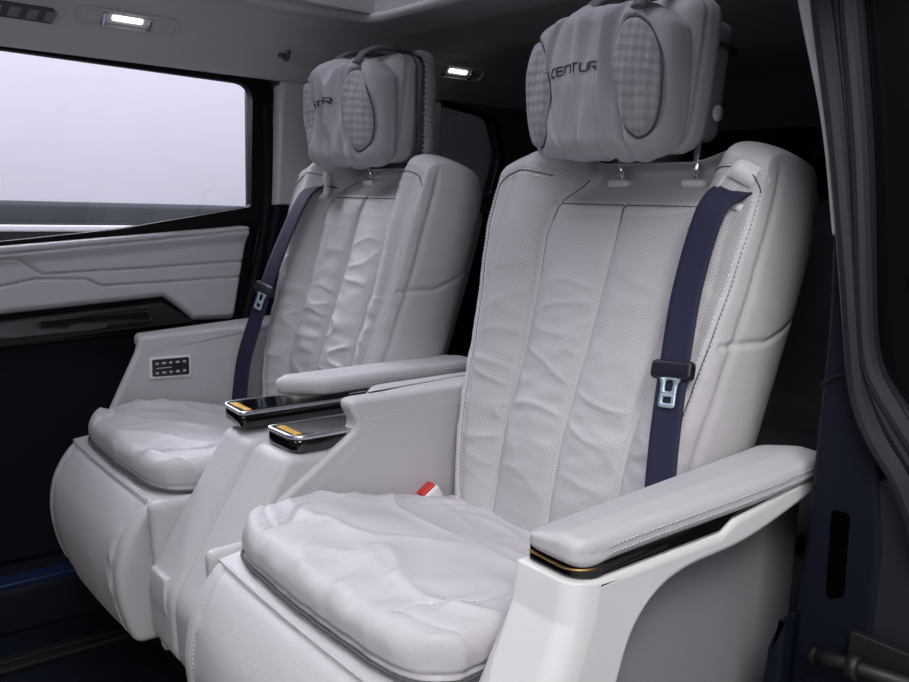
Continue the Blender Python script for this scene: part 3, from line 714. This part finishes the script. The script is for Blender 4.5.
    T('outer_arm_core', MB().add(*slab(fillet([(-.06, .20), (.46, .20), (.46, .62), (-.0, .58, .04)], 6), .28, .318, 0, .008, 5)), 'core')  # recessed side panel, its shade put into the darker colour
    tr = np.array([fy, 0]) + fillet([(-.053, .6050, .003), (-.053, .624, .003), (.17, .632, .004), (.36, .652), (.36, .648), (.19, .628, .01), (.165, .6140, .01)], 6)
    V, F = slab(tr, .291, .3840, 0, .005, 4, 14); sharp(T('outer_arm_trim', MB().add(rf(V, .384, -.053 + fy), F), 'gloss'), 50)
    V, F = tube(rf(spline([(.296, -.0545 + fy, .617), (.32, -.0545 + fy, .6165), (.345, -.0545 + fy, .616), (.370, -.0545 + fy, .616), (.3835, -.053 + fy, .617)], 6), .384, -.053 + fy), .0014, 8); T('trim_strip', MB().add(V, F), 'gold')
    # padded top of the arm
    V, N, F = rbox(.0510, .226, .014, .0125, .0035)
    k = (V[:, 1] + .225) / .45; fx = V[:, 0] / .051
    upn = np.clip(N[:, 2], 0, 1)
    y = .165 + fy + V[:, 1] + .030 * np.clip(fx, 0, 1) ** 6 * (1 - sst(k / .14)) + .014 * np.clip(-fx, 0, 1) ** 6 * (1 - sst(k / .14))
    groove = np.exp(-((np.abs(V[:, 2] - .0015)) / .0016) ** 2) * .0025 * (upn < .3)
    z = .6335 + V[:, 2] + k * .024 + upn * (.003 * np.cos(fx * 1.3) - .010 * np.clip(.2 - fx, 0, 1.2))
    xx = .3385 + V[:, 0] - N[:, 0] * groove; xx = xx - .017 * (1 - sst((y - fy + .058) / .34)) * np.clip((xx - .28) / .1, 0, 1.1)
    mb = MB().add(np.stack([xx, y - N[:, 1] * groove, z], 1), F, 0, V)
    of = lambda q: np.stack([.3898 - .017 * (1 - sst((q[:, 0] - fy + .058) / .34)), q[:, 0], q[:, 1]], 1)
    for zz_ in (.0055, -.0025): dashes(mb, of, [(-.02 + fy, .6335 + zz_ + .0025), (.38 + fy, .6335 + zz_ + .024)], 1, .0055, .0036)
    T('outer_arm_pad', mb, ['leather', 'thread'])
    # front upright of the outer arm (two layers, with a notch under the pad)
    up_ = fillet([(-.030, .616, .008), (.30, .628, .01), (.30, .30, .03), (-.13, .30, .03), (-.120, .44, .04), (-.050, .570, .01)], 8) if sgn > 0 else fillet([(-.012, .655, .014), (.34, .668, .01), (.34, .30, .03), (-.13, .30, .03), (-.100, .46, .04), (-.022, .620, .01)], 8)
    a_ = T('arm_inner_panel', MB().add(*slab(up_, .268, .290, 0, .010, 5)), 'leather')
    # switch panel on the inner face of the outer arm
    V, F = slab(fillet([(.005, .555, .005), (.104, .551, .005), (.104, .604, .005), (.005, .606, .005)]), .2652, .2695, 0, .0015, 2)
    p_ = T('switch_panel', MB().add(V, F), 'shell')
    V, F = slab(fillet([(.011, .560, .004), (.098, .557, .004), (.098, .599, .004), (.011, .600, .004)]), .2640, .2665, 0, .0008, 2)
    f_ = T('switch_face', MB().add(V, F), 'gloss', p_)
    mb = MB(); rnd = random.Random(3)
    for row in (.568, .590):
        for k_ in range(5):
            V, F = simplebox((.2637, .022 + k_ * .016, row), (.0004, .0035 + .001 * (k_ % 2), .0022), .0003); mb.add(V, F)
    V, F = simplebox((.2637, .038, .579), (.0004, .018, .0008), .0003); mb.add(V, F)
    T('switch_marks', mb, 'icon', p_)
    # ---- headrest
    V, N, F = rbox(.128, .046, .116, .034, .0045)
    u, y, z = V[:, 0], V[:, 1], V[:, 2]; s = z / .113
    xx = u * (1 - .05 * np.clip(-s, 0, 1) ** 2); yy = .447 + y - .012 * np.clip(-N[:, 1], 0, 1) * np.cos(u / .128 * 1.3) + .012 * s
    g = (np.exp(-(np.abs(y + .012) / .0028) ** 2)) * .004 * (np.abs(N[:, 1]) < .75)
    hr = T('headrest', MB().add(np.stack([xx + hxo - N[:, 0] * g, yy, 1.176 + z - N[:, 2] * g], 1), F, 0, V), 'leather')
    mb = MB()
    V, N, F = rbox(.114, .026, .092, .018, .008)
    T('back_cover', MB().add(np.stack([V[:, 0] + hxo, V[:, 1] + .505 + V[:, 2] * .12, V[:, 2] + 1.172], 1), F), 'shell_dark', hr)
    V, F = tube([(.107 + hxo, .505, 1.125), (.1165 + hxo, .505, 1.125)], [.014, .012], 20); T('tilt_button', MB().add(V, F), 'shell', hr)
    for s_ in (-1, 1): T('headrest_post', MB().add(*tube([(s_ * .075 + .010, .487, .985), (s_ * .075 + .010, .480, 1.09)], .0065, 14)), 'chrome')
    # ---- belt guide on the outer shoulder
    gp = surf(np.array([[.222 if sgn > 0 else .168, .582]]))[0]
    def glc(V): # local (across, along, out)
        return gp + V[:, [0]] * np.array([[.95, .25, -.15]]) + V[:, [1]] * VD[None] + V[:, [2]] * ND[None]
    o_ = fillet([(-.036, -.026, .010), (.030, -.044, .014), (.044, .020, .018), (-.006, .036, .018)], 6)
    i_ = fillet([(-.032, -.024, .004), (.012, -.028, .005), (.018, -.004, .006), (-.020, .008, .008)], 6)
    V, F = ring(o_, i_, -.012, .005, 2); T('belt_guide', sharp_mb(MB().add(glc(V), F)), 'shell')
    # ---- belt
    pts = spline(belt_path['pts'], 10); nr = np.array([belt_path['n']] * len(pts), float)
    k = np.linspace(0, 1, len(pts))[:, None]; nr = np.array(belt_path['n'], float) * (1 - k) + np.array(belt_path['n2'], float) * k
    k0 = sst((k - .10) / .16); nr = nr * k0 + np.array([0, -.25, 1.0]) * (1 - k0)
    b_ = T('seat_belt', MB().add(*ribbon(pts, nr, .047, .0011, 6)), 'belt')
    i = int(belt_path['at'] * (len(pts) - 1)); p = pts[i]; t = pts[i+1] - pts[i-1]; t /= np.linalg.norm(t); n = nr[i] - t * (nr[i] @ t); n /= np.linalg.norm(n); sd = np.cross(t, n)
    def fr_(V): V = np.asarray(V, float); return p + V[:, [0]] * sd[None] + V[:, [1]] * t[None] + V[:, [2]] * n[None]
    V, N, F = rbox(.033, .0135, .0085, .007, .003)
    V[:, 2] -= 0.003 * np.cos(V[:, 0] / .033 * 1.5)
    bk = T('belt_buckle', MB().add(fr_(V + [0, 0, .002]), F), 'buckle', b_)
    fx = belt_path.get('flip', 1)
    outl = fillet([(-.019, -.002), (.019, -.002), (.012, .014, .006), (.014, .050, .006), (-.014, .050, .006), (-.012, .014, .006)], 5)
    h1 = fillet([(-.006, .012, .005), (.006, .012, .005), (.006, .028, .004), (-.006, .028, .004)], 5)
    mb = MB()
    O1 = fillet([(-.019, .008), (.019, .008), (.013, .020, .006), (.0125, .0335), (-.0125, .0335), (-.013, .020, .006)], 5)
    O2 = fillet([(-.0125, .0335), (.0125, .0335), (.0135, .052, .005), (-.0135, .052, .005)], 5)
    H1 = fillet([(-.0065, .014, .005), (.0065, .014, .005), (.0065, .030, .004), (-.0065, .030, .004)], 5)
    H2 = fillet([(-.0065, .037, .002), (.0065, .037, .002), (.0075, .046, .003), (-.0075, .046, .003)], 5)
    for O_, H_ in ((O1, H1), (O2, H2)):
        V, F = ring(O_, H_, .003, .006, 2, 60); mb.add(fr_(V), F)
    tg = T('belt_tongue', mb, 'tongue', b_); tg['label'] = 'steel belt tongue'
    return root, surf
def sharp_mb(m_): return m_
def wide_letters(txt, w_, h_, th):
    G = {'C': [[(1, 1), (.12, 1), (0, .88), (0, .12), (.12, 0), (1, 0)]], 'E': [[(1, 1), (.12, 1), (0, .88), (0, .12), (.12, 0), (1, 0)], [(0, .5), (.92, .5)]],
         'N': [[(0, 0), (0, 1), (.85, 1), (1, .85), (1, 0)]], 'T': [[(0, 1), (1, 1)], [(.5, 1), (.5, 0)]], 'U': [[(0, 1), (0, .12), (.12, 0), (1, 0), (1, 1)]],
         'R': [[(0, 0), (0, 1), (1, 1), (1, .42), (.25, .42)], [(.5, .42), (1, 0)]], 'Y': [[(0, 1), (0, .5), (1, .5)], [(1, 1), (1, .5), (.5, .5), (.5, 0)]]}
    V = []; F = []; x = 0
    for ch in txt:
        for L_ in G[ch]:
            P = resample(np.array(L_, float) * [w_ * .78, h_], .0012) + [x, 0]
            T = np.gradient(P, axis=0); T /= np.linalg.norm(T, axis=1, keepdims=True); Nn = np.stack([-T[:, 1], T[:, 0]], 1) * th / 2; b = len(V)
            for a_, n_ in zip(P, Nn):
                V += [(a_[0] + n_[0], a_[1] + n_[1], .0004), (a_[0] - n_[0], a_[1] - n_[1], .0004), (a_[0] - n_[0], a_[1] - n_[1], -.0004), (a_[0] + n_[0], a_[1] + n_[1], -.0004)]
            for i in range(len(P) - 1):
                for k in range(4): F.append((b+i*4+k, b+i*4+(k+1) % 4, b+i*4+4+(k+1) % 4, b+i*4+4+k))
            F += [(b, b+1, b+2, b+3), (len(V)-1, len(V)-2, len(V)-3, len(V)-4)]
        x += w_
    return np.array(V), F
# ---- neck pillows strapped on the headrests
def pillow(ox, seed, sgn, folds, label):
    SIDE[0] = 1.0
    root = empty('headrest_pillow', (ox, .40, 1.06)); tag(root, label, 'headrest pillow', 'velour pillows strapped to the headrests')
    OFF = np.array([0, -.40, -1.06])
    CY, CZ = .372, 1.160; XS = -.025 if sgn > 0 else -.018; HX = .142
    OV = (.098, .004, .036, .088); OVL = (-.120, -.004, .044, .092)
    def ell(u, z, E_): return np.sqrt(((u - E_[0] - (z - E_[1]) * -.10) / E_[2]) ** 2 + ((z - E_[1]) / E_[3]) ** 2)
    def warp(V, N, mid_only=False):
        u, y, z = V[:, 0], V[:, 1], V[:, 2]
        f_ = np.clip(-N[:, 1], 0, 1) ** .6
        d = .006 * np.cos(z / .11 * 1.3)
        Q = np.stack([u, z, y], 1)
        w1 = nz(Q, (30, 7, 1), seed); w2 = nz(Q, (60, 12, 1), seed + 4)
        mid = np.exp(-((u + .015) / .045) ** 2)
        fold = np.clip(1 - np.abs(nz(Q, (24, 5, 1), seed + 8)) * 3.2, -1, 1)
        d = d + folds * (.006 * w1 + .003 * w2 + .009 * fold * np.exp(-((u - (.046 if sgn > 0 else .0)) / (.022 if sgn > 0 else .075)) ** 2) + .004 * fold * sst((-u - .06) / .02) * sst((u + .13) / .02) * .5)
        d = d + .008 * np.exp(-((u + .020) / .038) ** 2)
        # pinch columns between the middle and the oval lobes
        for c_, wd, am in ((.054, .006, .011), (.030, .004, .0), (-.072, .005, .008)):
            d = d - am * np.exp(-((u - c_ + z * .10 - .02 * (z / .1) ** 2) / wd) ** 2)
        for E_ in (OV, OVL):
            r_ = ell(u, z, E_); d = d + .013 * np.sqrt(np.clip(1 - r_ ** 2, 0, 1)) - .007 * np.exp(-((r_ - 1) / .05) ** 2)
        # gathered top and bottom edges
        ga = nz(np.stack([u, z * 0, y], 1), (55, 1, 18), seed + 6)
        rim = np.clip(np.abs(N[:, 2]), 0, 1)
        taper = 1 - .10 * np.abs(z / .11) ** 3
        xo = u * taper; 
        zz = z * (1 - .10 * (np.abs(u) / .142) ** 3) + rim * np.sign(z) * ga * .0035 * folds
        # wrap round towards the seat at both ends
        yo = y + .022 * (np.abs(u) / .142) ** 2.5
        return np.stack([xo + XS, CY + yo - f_ * d, CZ + zz + .004 * np.cos(u * 18)], 1) + OFF
    V, N, F = rbox(HX, .036, .114, .030, .0028)
    W_ = warp(V, N); pf = ((ell(V[:, 0], V[:, 2], OV) < .97) | (ell(V[:, 0], V[:, 2], OVL) < .97)) * (N[:, 1] < -.3) * 1.0
    body = obj('cushion', MB().add(W_, F, 0, np.stack([V[:, 0], V[:, 2], V[:, 1]], 1), pf), ['plush_p'], root)
    fs = lambda q: warp(np.stack([q[:, 0], np.full(len(q), -.036), q[:, 1]], 1), np.tile([0, -1.0, 0], (len(q), 1)))
    th = np.linspace(0, 2 * math.pi, 70, endpoint=False)
    q = np.stack([OV[0] + OV[2] * np.cos(th) - .10 * OV[3] * np.sin(th), OV[1] + OV[3] * np.sin(th)], 1)
    obj('piping', MB().add(*tube(fs(q) + [0, -.0022, 0], .0021, 6, True)), 'piping', body)
    th = np.linspace(-1.35, 1.35, 40); q = np.stack([OVL[0] + OVL[2] * np.cos(th) - .10 * OVL[3] * np.sin(th), OVL[1] + OVL[3] * np.sin(th)], 1)
    obj('piping', MB().add(*tube(fs(q) + [0, -.0022, 0], .0021, 6)), 'piping', body)
    # lettering, conformed to the middle of the pillow
    TV, TF = wide_letters('CENTUR', .0160, .0125, .0022)
    q = np.stack([TV[:, 0] - .062, TV[:, 1] + .012 + TV[:, 0] * .03], 1)
    pos = fs(q) + np.array([0, -.0009, 0]) - np.stack([TV[:, 0] * 0, TV[:, 2] * 1.0, TV[:, 0] * 0], 1)
    obj('lettering', MB().add(pos, TF), 'logo', body, smooth=False, label='dark embroidered lettering')
    # elastic straps running back over the headrest
    for x in (-.035, .062):
        P = spline([(x, .345, 1.262), (x, .362, 1.283), (x, .39, 1.297), (x, .42, 1.302), (x, .455, 1.304), (x, .50, 1.298), (x, .535, 1.277), (x, .548, 1.23), (x, .545, 1.16)], 16)
        rs = .0050 + .0016 * np.sin(np.arange(len(P)) * 2.2)
        V, F = tube(P, rs, 8); V = np.array(V); V[:, 0] = x + (V[:, 0] - x) * 2.4
        obj('elastic_strap', MB().add(V + OFF, F), 'elastic', root)
    if sgn < 0:
        o_ = fillet([(-.151, 1.056, .05), (.121, 1.056, .05), (.121, 1.300, .05), (-.151, 1.300, .05)], 12); o_ = resample(np.concatenate([o_, o_[:1]]), .0035)[:-1]
        P = np.stack([o_[:, 0], np.full(len(o_), .500), o_[:, 1]], 1); n_ = np.arange(len(P))
        V, F = tube(P, .0060 + .0012 * np.sin(n_ * 1.9) + .0008 * np.sin(n_ * 2.73), 8, True); V = np.array(V); V[:, 1] = .500 + (V[:, 1] - .500) * 2.6
        obj('ruched_hem', MB().add(V + OFF, F), 'plush', root)
        o_ = fillet([(-.144, 1.063, .05), (.114, 1.063, .05), (.114, 1.293, .05), (-.144, 1.293, .05)], 12)
        P = np.stack([o_[:, 0], np.full(len(o_), .466), o_[:, 1]], 1)
        obj('edge_binding', MB().add(*tube(P, .004, 8, True)) if 0 else MB().add(*[tube(P, .004, 8, True)[0] + OFF, tube(P, .004, 8, True)[1]]), 'piping', root)
    else:
        V, F = tube([(.108, .49, 1.225), (.108, .52, 1.222), (.100, .545, 1.22), (.0, .552, 1.22)], .0042, 8)
        obj('elastic_strap', MB().add(V + OFF, F), 'black', root)
NB = dict(pts=[(.236, .430, 1.002), (.228, .385, 1.004), (.212, .347, .982), (.200, .322, .88), (.206, .296, .78), (.218, .268, .68), (.234, .242, .58), (.24, .23, .50)], n=(0, -.97, .25), n2=(.0, -.97, .3), at=.60)
FB = dict(pts=[(.165, .430, 1.002), (.161, .385, 1.004), (.160, .345, .980), (.174, .300, .88), (.190, .266, .78), (.206, .238, .68), (.222, .215, .58), (.224, .20, .45)], n=(0, -.97, .25), n2=(-.35, -.9, .1), at=.60)
make_seat(0.0, 1.0, 3.0, .8, 'nearer pale grey leather captain seat with navy belt across its perforated backrest', NB)
pillow(0.0, 2.0, 1, 2.0, 'grey velour pillow with lettering on the nearer seat headrest')
make_seat(-.75, -1.0, 11.0, 1.25, 'farther pale grey leather captain seat beside the window with a switch panel in its armrest', FB)
pillow(-.75, 7.0, -1, 2.6, 'grey velour pillow with lettering on the farther seat headrest')
# red belt buckle standing between the nearer cushion and inner arm
SIDE[0] = 1.0
rb = empty('belt_receiver', (-.236, .225, .458)); tag(rb, 'small pale belt receiver with red button beside the nearer seat cushion', 'belt buckle')
V, N, F = rbox(.014, .020, .022, .006, .004); rot = Matrix.Rotation(.55, 3, 'X'); R_ = np.array(rot)
obj('housing', MB().add(V @ R_.T, F), 'shell', rb)
V, N, F = rbox(.010, .016, .004, .003, .003); obj('button', MB().add((V + [0, 0, .0225]) @ R_.T, F), 'red', rb)

# latch bolt of the door opening, low at the right
lb = empty('latch_bolt', (.45, .285, .47)); tag(lb, 'black steel latch bolt low on the navy door pillar at the right', 'door latch')
obj('rod', MB().add(*tube([(-.002, -.012, -.010), (.03, -.012, -.005), (.12, -.012, .006)], .0085, 16)), 'black', lb, mirror=False)
obj('collar', MB().add(*tube([(-.006, -.012, -.0105), (-.0045, -.012, -.0105), (.003, -.012, -.0095), (.004, -.012, -.0095)], [.010, .013, .013, .010], 20)), 'rubber', lb, mirror=False)
obj('collar', MB().add(*tube([(.040, -.012, -.004), (.041, -.012, -.004), (.052, -.012, -.0025), (.053, -.012, -.0025)], [.010, .015, .015, .010], 20)), 'black', lb, mirror=False)
obj('mounting_plate', MB().add(*slab(fillet([(.03, -.03, .006), (.11, -.03, .006), (.11, .03, .006), (.03, .03, .006)]), .002, .014, 1, .002)), 'black', lb, mirror=False)
